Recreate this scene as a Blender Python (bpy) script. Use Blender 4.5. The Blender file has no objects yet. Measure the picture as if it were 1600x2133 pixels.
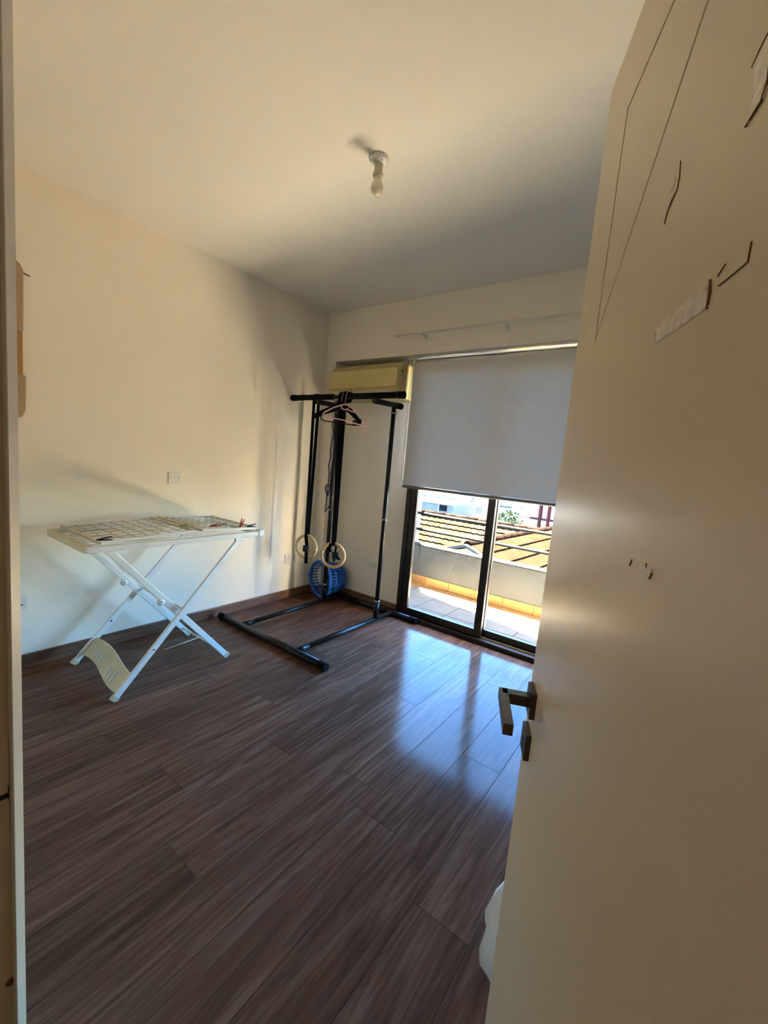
import bpy, math, random
from mathutils import Vector, Matrix
random.seed(7)
scene = bpy.context.scene
col = scene.collection

# ------------------------------------------------------------------ camera
F_PX, YAW, PITCH, ROLL = 873.514, -0.623954, 0.116533, -0.0883108
CAM_H = 1.42
_f = Vector((math.sin(YAW)*math.cos(PITCH), math.cos(YAW)*math.cos(PITCH), -math.sin(PITCH)))
_r = Vector((math.cos(YAW), -math.sin(YAW), 0)); _d = _f.cross(_r)
_R = math.cos(ROLL)*_r + math.sin(ROLL)*_d
_D = -math.sin(ROLL)*_r + math.cos(ROLL)*_d
cam = bpy.data.cameras.new('camera'); camo = bpy.data.objects.new('camera', cam); col.objects.link(camo)
cam.sensor_fit = 'HORIZONTAL'; cam.sensor_width = 36.0; cam.lens = F_PX*36.0/1600.0
cam.clip_start = 0.02; cam.clip_end = 400
camo.matrix_world = Matrix(((_R.x, -_D.x, -_f.x, 0), (_R.y, -_D.y, -_f.y, 0), (_R.z, -_D.z, -_f.z, CAM_H), (0, 0, 0, 1)))
scene.camera = camo

# ------------------------------------------------------------------ sky, sun, exposure
SUN_DIR = Vector((-0.16, 0.20, 1.0)).normalized()      # towards the sun
world = bpy.data.worlds.new('sky'); scene.world = world; world.use_nodes = True
wn = world.node_tree.nodes; wl = world.node_tree.links; wn.clear()
wo = wn.new('ShaderNodeOutputWorld'); wb = wn.new('ShaderNodeBackground'); ws = wn.new('ShaderNodeTexSky')
ws.sky_type = 'NISHITA'; ws.sun_disc = False
ws.sun_elevation = math.asin(SUN_DIR.z); ws.sun_rotation = math.atan2(SUN_DIR.x, SUN_DIR.y)
ws.air_density = 1.0; ws.dust_density = 1.5; ws.ozone_density = 3.0
wb.inputs['Strength'].default_value = 1.6
hsv = wn.new('ShaderNodeHueSaturation'); hsv.inputs['Saturation'].default_value = 1.5
wl.new(ws.outputs[0], hsv.inputs['Color']); wl.new(hsv.outputs[0], wb.inputs['Color']); wl.new(wb.outputs[0], wo.inputs['Surface'])
sun = bpy.data.lights.new('sun', 'SUN'); suno = bpy.data.objects.new('sun', sun); col.objects.link(suno)
sun.energy = 430.0; sun.angle = math.radians(0.55); sun.color = (1.0, 0.90, 0.74)
suno.rotation_euler = SUN_DIR.to_track_quat('Z', 'Y').to_euler()
suno.location = (-3, 6, 12)
scene.view_settings.view_transform = 'Standard'; scene.view_settings.look = 'None'
scene.view_settings.gamma = 1.0; scene.view_settings.use_curve_mapping = False
scene.view_settings.exposure = 2.45
cy = scene.cycles
cy.use_denoising = True
try: cy.use_guiding = True; cy.use_surface_guiding = True; cy.guiding_training_samples = 32
except Exception: pass
try: cy.denoiser = 'OPENIMAGEDENOISE'; cy.denoising_input_passes = 'RGB_ALBEDO_NORMAL'
except Exception: pass
cy.max_bounces = 6; cy.diffuse_bounces = 4; cy.glossy_bounces = 2; cy.transmission_bounces = 4; cy.transparent_max_bounces = 8
cy.use_adaptive_sampling = True; cy.adaptive_threshold = 0.03; cy.adaptive_min_samples = 32; cy.use_light_tree = False
cy.sample_clamp_indirect = 18.0; cy.caustics_reflective = False; cy.caustics_refractive = False

# ------------------------------------------------------------------ materials
def lin(c):
    return tuple(((v/255.0)/12.92 if v/255.0 <= 0.04045 else ((v/255.0+0.055)/1.055)**2.4) for v in c) + (1.0,)
def mat(name, rgb, rough=0.5, metal=0.0, spec=0.5, var=0.06, scale=6.0, bump=0.0, bscale=60.0, srgb=True, coat=0.0):
    m = bpy.data.materials.new(name); m.use_nodes = True
    nt = m.node_tree; n = nt.nodes; l = nt.links; b = n['Principled BSDF']
    c = lin(rgb) if srgb else tuple(rgb)+(1.0,)
    b.inputs['Roughness'].default_value = rough; b.inputs['Metallic'].default_value = metal
    b.inputs['Specular IOR Level'].default_value = spec
    b.inputs['Coat Weight'].default_value = coat
    tc = n.new('ShaderNodeTexCoord'); nz = n.new('ShaderNodeTexNoise'); nz.inputs['Scale'].default_value = scale
    nz.inputs['Detail'].default_value = 1.5
    l.new(tc.outputs['Object'], nz.inputs['Vector'])
    rp = n.new('ShaderNodeValToRGB')
    rp.color_ramp.elements[0].position = 0.3; rp.color_ramp.elements[1].position = 0.7
    rp.color_ramp.elements[0].color = tuple(v*(1-var) for v in c[:3])+(1,)
    rp.color_ramp.elements[1].color = tuple(min(1, v*(1+var)) for v in c[:3])+(1,)
    l.new(nz.outputs['Fac'], rp.inputs['Fac']); l.new(rp.outputs['Color'], b.inputs['Base Color'])
    if bump:
        n2 = n.new('ShaderNodeTexNoise'); n2.inputs['Scale'].default_value = bscale; n2.inputs['Detail'].default_value = 2
        l.new(tc.outputs['Object'], n2.inputs['Vector'])
        bp = n.new('ShaderNodeBump'); bp.inputs['Strength'].default_value = bump; bp.inputs['Distance'].default_value = 0.01
        l.new(n2.outputs['Fac'], bp.inputs['Height']); l.new(bp.outputs['Normal'], b.inputs['Normal'])
    return m
def wood(name, dark, mid, light, rough=0.3, along='Y', coat=0.0, spec=0.5, sc=1.0):
    m = bpy.data.materials.new(name); m.use_nodes = True
    nt = m.node_tree; n = nt.nodes; l = nt.links; b = n['Principled BSDF']
    tc = n.new('ShaderNodeTexCoord'); mp = n.new('ShaderNodeMapping')
    s = {'Y': (26, 1.5, 26), 'X': (1.5, 26, 26)}[along]
    mp.inputs['Scale'].default_value = tuple(v*sc for v in s)
    oi = n.new('ShaderNodeObjectInfo'); mu = n.new('ShaderNodeVectorMath'); mu.operation = 'ADD'
    cb = n.new('ShaderNodeCombineXYZ'); ml = n.new('ShaderNodeMath'); ml.operation = 'MULTIPLY'; ml.inputs[1].default_value = 37.0
    l.new(oi.outputs['Random'], ml.inputs[0])
    for k in range(3): l.new(ml.outputs[0], cb.inputs[k])
    l.new(tc.outputs['Object'], mp.inputs['Vector']); l.new(mp.outputs[0], mu.inputs[0]); l.new(cb.outputs[0], mu.inputs[1])
    nz = n.new('ShaderNodeTexNoise'); nz.inputs['Scale'].default_value = 1.0; nz.inputs['Detail'].default_value = 5; nz.inputs['Roughness'].default_value = 0.62
    nz.inputs['Distortion'].default_value = 1.7
    l.new(mu.outputs[0], nz.inputs['Vector'])
    rp = n.new('ShaderNodeValToRGB'); e = rp.color_ramp.elements
    e[0].position = 0.3; e[0].color = lin(dark); e[1].position = 0.75; e[1].color = lin(light)
    x = e.new(0.5); x.color = lin(mid)
    l.new(nz.outputs['Fac'], rp.inputs['Fac'])
    # plank-to-plank tone
    hs = n.new('ShaderNodeHueSaturation'); mr = n.new('ShaderNodeMapRange')
    mr.inputs['To Min'].default_value = 0.86; mr.inputs['To Max'].default_value = 1.14
    l.new(oi.outputs['Random'], mr.inputs['Value']); l.new(mr.outputs[0], hs.inputs['Value'])
    l.new(rp.outputs['Color'], hs.inputs['Color']); l.new(hs.outputs[0], b.inputs['Base Color'])
    b.inputs['Roughness'].default_value = rough
    b.inputs['Specular IOR Level'].default_value = spec; b.inputs['Coat Weight'].default_value = coat; b.inputs['Coat Roughness'].default_value = 0.07
    bp = n.new('ShaderNodeBump'); bp.inputs['Strength'].default_value = 0.035; bp.inputs['Distance'].default_value = 0.004
    n3 = n.new('ShaderNodeTexNoise'); n3.inputs['Scale'].default_value = 1.0; n3.inputs['Detail'].default_value = 0
    l.new(mu.outputs[0], n3.inputs['Vector'])
    l.new(n3.outputs['Fac'], bp.inputs['Height']); l.new(bp.outputs['Normal'], b.inputs['Normal'])
    return m
def sheer(m, fac):
    n = m.node_tree.nodes; l = m.node_tree.links; b = n['Principled BSDF']; o = n['Material Output']
    t = n.new('ShaderNodeBsdfTranslucent'); mx = n.new('ShaderNodeMixShader'); mx.inputs[0].default_value = fac
    t.inputs['Color'].default_value = (.8, .8, .8, 1)
    l.new(b.outputs[0], mx.inputs[1]); l.new(t.outputs[0], mx.inputs[2]); l.new(mx.outputs[0], o.inputs['Surface'])
def glass_mat():
    m = bpy.data.materials.new('window glass'); m.use_nodes = True
    n = m.node_tree.nodes; l = m.node_tree.links; n.clear()
    o = n.new('ShaderNodeOutputMaterial'); t = n.new('ShaderNodeBsdfTransparent'); g = n.new('ShaderNodeBsdfGlossy')
    t.inputs['Color'].default_value = (0.95, 0.97, 0.96, 1); g.inputs['Roughness'].default_value = 0.01
    lw = n.new('ShaderNodeLayerWeight'); lw.inputs['Blend'].default_value = 0.5; mx = n.new('ShaderNodeMixShader')
    pw = n.new('ShaderNodeMath'); pw.operation = 'POWER'; pw.inputs[1].default_value = 5.0      # Schlick reflectance of a thin pane
    ma = n.new('ShaderNodeMath'); ma.operation = 'MULTIPLY_ADD'; ma.inputs[1].default_value = 0.97; ma.inputs[2].default_value = 0.018
    l.new(lw.outputs['Facing'], pw.inputs[0]); l.new(pw.outputs[0], ma.inputs[0]); l.new(ma.outputs[0], mx.inputs[0]); l.new(t.outputs[0], mx.inputs[1]); l.new(g.outputs[0], mx.inputs[2]); l.new(mx.outputs[0], o.inputs['Surface'])
    return m
M = {}
M['wall'] = mat('cream wall paint', (0.9, 0.815, 0.695), 0.75, spec=0.25, var=0.015, scale=1.5, srgb=False)
M['ceiling'] = mat('white ceiling paint', (0.89, 0.84, 0.765), 0.85, spec=0.2, var=0.012, scale=1.5, srgb=False)
M['floor'] = wood('dark laminate', (76, 50, 38), (98, 68, 52), (128, 96, 77), 0.14, coat=0.0, spec=0.065)
M['underlay'] = mat('dark underlay', (25, 18, 15), 0.8)
M['skirt'] = wood('skirting wood', (92, 62, 46), (118, 84, 64), (146, 110, 86), 0.35, 'Y')
M['skirtx'] = wood('skirting wood cross', (92, 62, 46), (118, 84, 64), (146, 110, 86), 0.35, 'X')
M['door'] = mat('cream satin door paint', (0.7800, 0.6500, 0.4800), 0.32, spec=0.5, var=0.025, scale=2.0, srgb=False)
M['frame_paint'] = mat('cream door frame paint', (0.7200, 0.5800, 0.4000), 0.4, var=0.05, scale=9, srgb=False)
M['bronze'] = mat('dark bronze aluminium', (46, 34, 25), 0.38, metal=0.4, var=0.08, scale=8)
M['brass'] = mat('pale rail and lit edge', (190, 160, 100), 0.5, var=0.08)  # for the track rails and the painted lit edge of the frame
M['handle'] = mat('bronze nickel handle metal', (84, 68, 52), 0.38, metal=0.7, var=0.05, scale=30)
M['keyhole'] = mat('dark keyhole', (16, 13, 11), 0.6)
M['glass'] = glass_mat()
M['blind'] = mat('grey blind fabric', (208.0000, 203.0000, 198.0000), 0.85, spec=0.15, var=0.02, scale=20, bump=0.08, bscale=700)
sheer(M['blind'], 0.0125)
M['blindbar'] = mat('grey blind rail', (140, 132, 122), 0.5, var=0.03)
M['white'] = mat('white plastic', (224, 220, 212), 0.35, var=0.03, scale=12)
M['offwhite'] = mat('aged off-white plastic', (206, 196, 176), 0.4, var=0.04, scale=12)
M['rackwhite'] = mat('white coated metal', (226, 224, 220), 0.35, var=0.03, scale=15)
M['rackbeige'] = mat('aged ivory plastic', (206, 194, 166), 0.45, var=0.05, scale=10)
M['ac'] = mat('yellowed plastic', (214, 198, 136), 0.4, var=0.04, scale=5)
M['acside'] = mat('yellowed side plastic', (198, 180, 122), 0.45, var=0.04, scale=5)
M['acdark'] = mat('dark vent plastic', (60, 48, 26), 0.6)
M['black'] = mat('black powder coat', (13, 11, 12), 0.35, spec=0.35, var=0.1, scale=30)
M['foam'] = mat('black foam', (15, 12, 12), 0.8, spec=0.15, var=0.12, scale=60, bump=0.15, bscale=300)
M['strap'] = mat('black webbing', (13, 12, 13), 0.8, spec=0.1, var=0.15, scale=80, bump=0.2, bscale=400)
M['purple'] = mat('dark purple cord', (44, 30, 56), 0.6, var=0.2, scale=60)
M['chrome'] = mat('clamp steel', (170, 168, 165), 0.25, metal=0.9, var=0.04)
M['ring'] = mat('birch ring wood', (206, 170, 122), 0.4, var=0.1, scale=25)
M['blue'] = mat('blue plastic', (20, 92, 190), 0.35, var=0.05, scale=10)
M['pink'] = mat('pink plastic', (238, 180, 186), 0.35, var=0.04)
M['red'] = mat('red plastic', (190, 20, 24), 0.35, var=0.06)
M['greenpeg'] = mat('pale green plastic', (170, 172, 110), 0.4, var=0.06)
M['bulb'] = mat('frosted bulb glass', (226, 218, 196), 0.12, var=0.02)
M['bag'] = mat('white plastic bag', (226, 228, 232), 0.35, var=0.04, scale=14, bump=0.6, bscale=26)
M['tape'] = mat('clear torn tape', (240, 228, 212), 0.16, var=0.10, scale=120, bump=0.12, bscale=160)
M['chip'] = mat('bare dark wood', (112, 78, 38), 0.7, var=0.3, scale=90)
M['hang_a'] = mat('taupe fabric', (170, 146, 116), 0.7, var=0.05, scale=10)
M['hang_b'] = mat('tan band', (168, 126, 70), 0.6, var=0.06, scale=10)
M['ext_wall'] = mat('cream render', (0.54000, 0.49125, 0.39750), 0.85, var=0.05, scale=3, srgb=False, spec=0.0)
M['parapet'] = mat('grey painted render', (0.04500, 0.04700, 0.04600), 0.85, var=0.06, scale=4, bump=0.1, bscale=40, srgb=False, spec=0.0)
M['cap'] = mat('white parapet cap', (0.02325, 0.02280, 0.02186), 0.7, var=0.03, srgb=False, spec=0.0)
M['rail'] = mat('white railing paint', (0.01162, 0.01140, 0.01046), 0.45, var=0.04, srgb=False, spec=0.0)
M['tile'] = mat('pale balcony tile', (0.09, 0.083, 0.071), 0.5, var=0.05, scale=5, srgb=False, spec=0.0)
M['grout'] = mat('tile grout', (0.25, 0.23, 0.21), 0.9, srgb=False, spec=0.0)
M['terra'] = mat('terracotta skirting tile', (0.2000, 0.1050, 0.0400), 0.55, var=0.08, scale=8, srgb=False, spec=0.0)
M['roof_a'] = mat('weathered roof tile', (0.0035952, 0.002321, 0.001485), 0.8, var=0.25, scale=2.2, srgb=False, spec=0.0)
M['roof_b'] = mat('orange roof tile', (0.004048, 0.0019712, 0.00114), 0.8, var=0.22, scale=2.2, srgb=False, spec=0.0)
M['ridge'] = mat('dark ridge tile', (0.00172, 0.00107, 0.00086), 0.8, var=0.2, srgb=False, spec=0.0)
M['gable'] = mat('yellow green gable render', (0.17000, 0.16000, 0.06000), 0.85, var=0.05, srgb=False, spec=0.0)
M['house'] = mat('pale house render', (0.22000, 0.23000, 0.23000), 0.85, var=0.08, scale=0.8, srgb=False, spec=0.0)
M['house2'] = mat('pale green concrete', (0.17000, 0.19000, 0.18000), 0.9, var=0.14, scale=1.2, srgb=False, spec=0.0)
M['greyhouse'] = mat('grey shed cladding', (0.07500, 0.07500, 0.07300), 0.8, var=0.05, srgb=False, spec=0.0)
M['salmon'] = mat('salmon render', (0.26000, 0.13000, 0.09500), 0.85, var=0.08, scale=1.0, srgb=False, spec=0.0)
M['canopy'] = mat('grey canopy render', (0.30, 0.27, 0.22), 0.9, var=0.04, srgb=False, spec=0.0)
M['oxide'] = mat('red oxide steel', (0.03000, 0.00800, 0.00800), 0.6, srgb=False, spec=0.0)
M['darkglass'] = mat('dark window glass', (0.0040, 0.0045, 0.0050), 0.2, srgb=False, spec=0.0)
M['bluesheet'] = mat('blue sheet', (0.10000, 0.15000, 0.23000), 0.7, var=0.1, srgb=False, spec=0.0)
M['leaf'] = mat('green leaves', (0.02000, 0.02600, 0.01000), 0.8, var=0.4, scale=9, srgb=False, spec=0.0)
M['bark'] = mat('bark', (0.06, 0.045, 0.03), 0.9, srgb=False, spec=0.0)
M['ground'] = mat('dusty ground', (0.01000, 0.00900, 0.00750), 0.95, var=0.15, scale=0.3, srgb=False, spec=0.0)

# ------------------------------------------------------------------ mesh helpers
ORG = {}
class MB:
    def __init__(s): s.v = []; s.f = []; s.sm = []
    def add(s, vs, fs, smooth=False):
        o = len(s.v); s.v += [tuple(p) for p in vs]
        for f in fs: s.f.append(tuple(i+o for i in f)); s.sm.append(smooth)
        return s
    def box(s, x0, y0, z0, x1, y1, z1):
        return s.add([(x0,y0,z0),(x1,y0,z0),(x1,y1,z0),(x0,y1,z0),(x0,y0,z1),(x1,y0,z1),(x1,y1,z1),(x0,y1,z1)],
                     [(0,3,2,1),(4,5,6,7),(0,1,5,4),(1,2,6,5),(2,3,7,6),(3,0,4,7)])
    def obox(s, c, ax, ay, az):        # oriented box: centre and three half-axis vectors
        c, ax, ay, az = map(Vector, (c, ax, ay, az)); vs = []
        for k in (-1, 1):
            for i, j in ((-1,-1),(1,-1),(1,1),(-1,1)): vs.append(c+ax*i+ay*j+az*k)
        fs = [(0,3,2,1),(4,5,6,7),(0,1,5,4),(1,2,6,5),(2,3,7,6),(3,0,4,7)]
        if ax.cross(ay).dot(az) < 0: fs = [tuple(reversed(f)) for f in fs]
        return s.add(vs, fs)
    def bar(s, p, q, w, h, up=(0,0,1)):   # rectangular bar from p to q; w sideways, h along up
        p, q = Vector(p), Vector(q); d = q-p; t = d.normalized(); u = Vector(up)
        sd = t.cross(u)
        if sd.length < 1e-5: sd = t.cross(Vector((1,0,0)))
        sd.normalize(); u = sd.cross(t).normalized()
        return s.obox((p+q)/2, d/2, sd*w/2, u*h/2)
    def tube(s, pts, r, seg=12, closed=False, cap=True):
        P = [Vector(p) for p in pts]; n = len(P); rr = r if isinstance(r, (list, tuple)) else [r]*n
        prev = None; vs = []
        for i in range(n):
            if closed: t = (P[(i+1) % n]-P[i-1])
            elif i == 0: t = P[1]-P[0]
            elif i == n-1: t = P[-1]-P[-2]
            else: t = (P[i+1]-P[i]).normalized()+(P[i]-P[i-1]).normalized()
            t.normalize()
            if prev is None:
                a = Vector((0,0,1)) if abs(t.z) < 0.9 else Vector((1,0,0))
                u = t.cross(a).normalized()
            else:
                u = prev - t*prev.dot(t); u.normalize()
            prev = u; w = t.cross(u)
            for k in range(seg):
                an = 2*math.pi*k/seg; vs.append(P[i]+(u*math.cos(an)+w*math.sin(an))*rr[i])
        fs = []
        for i in range(n if closed else n-1):
            j = (i+1) % n
            for k in range(seg):
                k2 = (k+1) % seg; fs.append((i*seg+k, i*seg+k2, j*seg+k2, j*seg+k))
        s.add(vs, fs, True)
        if cap and not closed:
            o = len(s.v)-n*seg
            s.f.append(tuple(o+k for k in reversed(range(seg)))); s.sm.append(False)
            s.f.append(tuple(o+(n-1)*seg+k for k in range(seg))); s.sm.append(False)
        return s
    def lathe(s, prof, c, axis=(0,0,1), seg=24):   # prof: (radius, height along axis)
        c = Vector(c); a = Vector(axis).normalized()
        u = a.cross(Vector((1,0,0)) if abs(a.x) < 0.9 else Vector((0,1,0))).normalized(); w = a.cross(u)
        vs = []
        for r, h in prof:
            for k in range(seg):
                an = 2*math.pi*k/seg; vs.append(c+a*h+(u*math.cos(an)+w*math.sin(an))*max(r, 1e-4))
        fs = []
        for i in range(len(prof)-1):
            for k in range(seg):
                k2 = (k+1) % seg; fs.append((i*seg+k, i*seg+k2, (i+1)*seg+k2, (i+1)*seg+k))
        return s.add(vs, fs, True)
    def prism(s, poly, o, u, v, w):   # polygon of (a,b) in plane o+a*u+b*v, extruded by vector w
        o, u, v, w = map(Vector, (o, u, v, w)); n = len(poly)
        vs = [o+u*a+v*b for a, b in poly]+[o+u*a+v*b+w for a, b in poly]
        ar = sum(poly[i][0]*poly[(i+1) % n][1]-poly[(i+1) % n][0]*poly[i][1] for i in range(n))
        flip = (ar*(u.cross(v).dot(w))) < 0
        fs = [tuple(reversed(range(n))), tuple(range(n, 2*n))]+[(i, (i+1) % n, (i+1) % n+n, i+n) for i in range(n)]
        if flip: fs = [tuple(reversed(f)) for f in fs]
        return s.add(vs, fs)
    def build(s, name, m, parent=None, origin=None, bevel=0.0, seg=2, smooth=False):
        org = ORG[parent.name] if parent else Vector(origin or (0,0,0))
        me = bpy.data.meshes.new(name)
        me.from_pydata([tuple(Vector(p)-org) for p in s.v], [], s.f); me.update()
        for p, k in zip(me.polygons, s.sm): p.use_smooth = k or smooth
        me.materials.append(M[m] if isinstance(m, str) else m)
        o = bpy.data.objects.new(name, me); col.objects.link(o)
        if parent: o.parent = parent
        else: o.location = org
        ORG[o.name] = org
        if bevel:
            b = o.modifiers.new('bevel', 'BEVEL'); b.width = bevel; b.segments = seg; b.limit_method = 'ANGLE'; b.angle_limit = math.radians(40)
        return o
def tag(o, label=None, cat=None, group=None, kind=None):
    if label: o['label'] = label
    if cat: o['category'] = cat
    if group: o['group'] = group
    if kind: o['kind'] = kind
    return o
def empty(name, loc):
    o = bpy.data.objects.new(name, None); col.objects.link(o); o.location = loc; o.empty_display_size = 0.1
    ORG[o.name] = Vector(loc); return o
def struct(o, label=None, cat=None): return tag(o, label, cat, kind='structure')

# ------------------------------------------------------------------ room shell
XL, XR, YW, YR, ZC = -3.10, 0.95, 3.10, 3.28, 2.82     # left wall, right wall, upper window wall, recessed wall, ceiling
YN = 0.158                                              # room face of the wall with the door
OX0, OX1, OZ1 = -2.10, -0.44, 2.335                     # window opening
b = MB(); b.box(XL-.15, -1.8, -.25, XR+.15, YR+.16, -.010)
floor = struct(b.build('floor', 'underlay'), 'dark brown laminate plank floor', 'floor')
b = MB(); b.box(XL-.15, -1.8, ZC, XR+.15, YR+.16, ZC+.2)
struct(b.build('ceiling', 'ceiling'), 'plain white painted ceiling', 'ceiling')
b = MB(); b.box(XL-.15, YN, -.01, XL, YR+.16, ZC)
struct(b.build('wall_left', 'wall'), 'cream painted wall behind the drying rack', 'wall')
b = MB(); b.box(XR, YN, -.01, XR+.15, YR+.16, ZC)
struct(b.build('wall_right', 'wall'), 'cream painted wall hidden behind the open door', 'wall')
b = MB()
b.box(XL, YR, -.01, OX0, YR+.16, ZC); b.box(OX1, YR, -.01, XR, YR+.16, ZC); b.box(OX0, YR, OZ1, OX1, YR+.16, ZC)
b.box(XL, YW, 2.357, XR, YR, ZC); b.box(XL, YW, -.01, -2.97, YR, 2.357)
struct(b.build('wall_far', 'wall'), 'cream window wall with a shallow recess under the beam', 'wall')
DX0, DX1, DZ = -0.70, 0.145, 2.125                      # doorway
b = MB()
b.box(XL-.15, -.02, -.01, DX0-.03, YN-.012, ZC); b.box(DX1+.03, -.02, -.01, XR+.15, YN-.012, ZC); b.box(DX0-.03, -.02, DZ+.03, DX1+.03, YN-.012, ZC)
struct(b.build('wall_near', 'wall'), 'cream wall around the doorway', 'wall')
for nm, bx in (('wall_hall_left', (-1.5, -1.8, -.01, -1.4, -.02, ZC)), ('wall_hall_right', (.9, -1.8, -.01, 1.0, -.02, ZC)), ('wall_hall_back', (-1.5, -1.9, -.01, 1.0, -1.8, ZC))):
    b = MB(); b.box(*bx); struct(b.build(nm, 'wall'), 'cream hall wall outside the room', 'wall')

# planks: rows along Y, 0.197 wide, joints where the photograph shows them
PW = 0.1975; base = -1.136
plank_mesh = {}
def plank(x0, w, y0, y1):
    key = (round(w, 4), round(y1-y0, 3))
    if key not in plank_mesh:
        L = y1-y0; g = 0.0003; e = 0.0009; t = 0.010
        x, y = w/2-g, L/2-g
        vs = [(-x,-y,-t),(x,-y,-t),(x,y,-t),(-x,y,-t),(-x,-y,-e),(x,-y,-e),(x,y,-e),(-x,y,-e),(-x+e,-y+e,0),(x-e,-y+e,0),(x-e,y-e,0),(-x+e,y-e,0)]
        fs = [(0,1,5,4),(1,2,6,5),(2,3,7,6),(3,0,4,7),(4,5,9,8),(5,6,10,9),(6,7,11,10),(7,4,8,11),(8,9,10,11)]
        me = bpy.data.meshes.new('plank'); me.from_pydata(vs, [], fs); me.update(); me.materials.append(M['floor'])
        plank_mesh[key] = me
    o = bpy.data.objects.new('plank', plank_mesh[key]); col.objects.link(o)
    o.parent = floor; o.location = (x0+w/2, (y0+y1)/2, 0)
PL = 1.38
known = {-1: 2.085, 0: 1.40, 1: 2.665, 2: 1.888, -2: 2.678}
i0 = math.floor((XL-base)/PW); i1 = math.ceil((XR-base)/PW)
for i in range(i0, i1+1):
    x0 = max(base+i*PW, XL); x1 = min(base+(i+1)*PW, XR)
    if x1-x0 < 0.012: continue
    j = known.get(i, ((i*0.53) % 1)*PL + 0.3)
    ys = -1.8; ye = YR-.002; cuts = []
    k = j-math.ceil((j-ys)/PL)*PL
    while k < ye:
        if k > ys+0.05 and k < ye-0.05: cuts.append(k)
        k += PL
    cuts = [ys]+cuts+[ye]
    for a, c in zip(cuts[:-1], cuts[1:]): plank(x0, x1-x0, a, c)

# skirting boards
def skirting(name, label, x0, y0, x1, y1, m):
    b = MB(); b.box(x0, y0, 0, x1, y1, .085); struct(b.build(name, m, bevel=.004), label, 'baseboard')
skirting('baseboard_left', 'dark wood skirting board under the drying rack', XL, YN, XL+.015, YW, 'skirt')
skirting('baseboard_far', 'dark wood skirting board in the recess beside the balcony door', -2.97, YR-.015, OX0-.002, YR, 'skirtx')
skirting('baseboard_pier', 'short dark wood skirting piece in the far corner', XL, YW-.015, -2.97, YW, 'skirtx')
skirting('baseboard_right', 'dark wood skirting board on the hidden wall', XR-.015, YN, XR, YR, 'skirt')

# door frame
fr = empty('trim_1', (DX0, .07, 0)); struct(fr, 'cream painted door frame with a worn edge', 'door frame')
b = MB(); b.box(DX0-.03, -.03, 0, DX0, YN-.012, DZ+.03); b.build('left_jamb', 'frame_paint', fr)
b = MB(); b.box(DX1, -.03, 0, DX1+.03, YN-.012, DZ+.03); b.build('right_jamb', 'frame_paint', fr)
b = MB(); b.box(DX0, -.03, DZ, DX1, YN-.012, DZ+.03); b.build('head_jamb', 'frame_paint', fr)
b = MB(); b.prism([(DX0-.075, YN-.012), (DX0+.013, YN-.012), (DX0+.0135, YN-.0105), (DX0+.0015, YN+.002), (DX0-.003, YN+.003), (DX0-.075, YN+.003)], (0, 0, 0), (1,0,0), (0,1,0), (0,0,DZ+.075)); b.build('left_casing', 'white', fr, bevel=.0006, seg=1)
b = MB(); b.box(DX1-.005, YN-.012, 0, DX1+.075, YN+.0015, DZ+.075); b.build('right_casing', 'white', fr, bevel=.0064, seg=4)
b = MB(); b.box(DX0+.014, YN-.012, DZ-.01, DX1-.005, YN+.0015, DZ+.075); b.build('head_casing', 'white', fr, bevel=.0064, seg=4)
b = MB(); b.box(DX0, .112, .86, DX0+.0015, YN-.013, 1.0); sp = b.build('strike_plate', 'frame_paint', fr)
b = MB(); b.box(DX0+.0015, .118, .917, DX0+.0022, YN-.0135, .924); b.box(DX0+.0015, YN-.0145, .915, DX0+.0022, YN-.0135, .934); b.build('latch_slot', 'keyhole', sp)
b = MB(); b.lathe([(0, 0), (.006, 0), (.005, .002), (0, .003)], (DX0, .143, .62), (1, 0, 0), 10); b.build('frame_dent', 'chip', fr)

# ------------------------------------------------------------------ open door
T = Vector((-.209, .861, 0)); dd = Vector((.415, -.91, 0)).normalized(); nn = Vector((-dd.y*-1, 0, 0))
nn = Vector((dd.y, -dd.x, 0))                            # towards the viewer's side
Z = Vector((0, 0, 1))
def DP(s, o, z): return T+dd*s+nn*o+Z*z
door = empty('door_1', DP(.80, -.02, 0.006)); struct(door, 'open cream door with grooved front and square lever handle', 'door')
DW, DH, DT, GD, GW = .80, 2.10, .040, .004, .005
# the leaf: a core slab with raised front panels, separated by recessed grooves
b = MB(); b.prism([(0, .008), (DW, .008), (DW, DH), (0, DH)], DP(0, -DT, 0), dd, Z, nn*(DT-GD))
leaf = b.build('door_leaf', 'door', door)
gi, gt = .132, 1.972; g = GW/2
za = 1.640; sl = (1.871-1.641)/(.384-.14); sb = gi+(gt-za)/sl; q = g*1.45
b = MB()
for poly in ([(0, .008), (gi-g, .008), (gi-g, DH), (0, DH)], [(gi-g, gt+g), (DW, gt+g), (DW, DH), (gi-g, DH)],
             [(gi-g, .008), (DW, .008), (DW, gt-g), (sb+q, gt-g), (gi-g, za-q-g*sl)]):
    b.prism(poly, DP(0, -GD, 0), dd, Z, nn*GD)
b.build('front_panel', 'door', leaf)
b = MB(); b.prism([(gi+g, za+q+g*sl), (sb-q, gt-g), (gi+g, gt-g)], DP(0, -GD, 0), dd, Z, nn*GD); b.build('corner_panel', 'door', leaf, bevel=.0008, seg=1)
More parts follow.
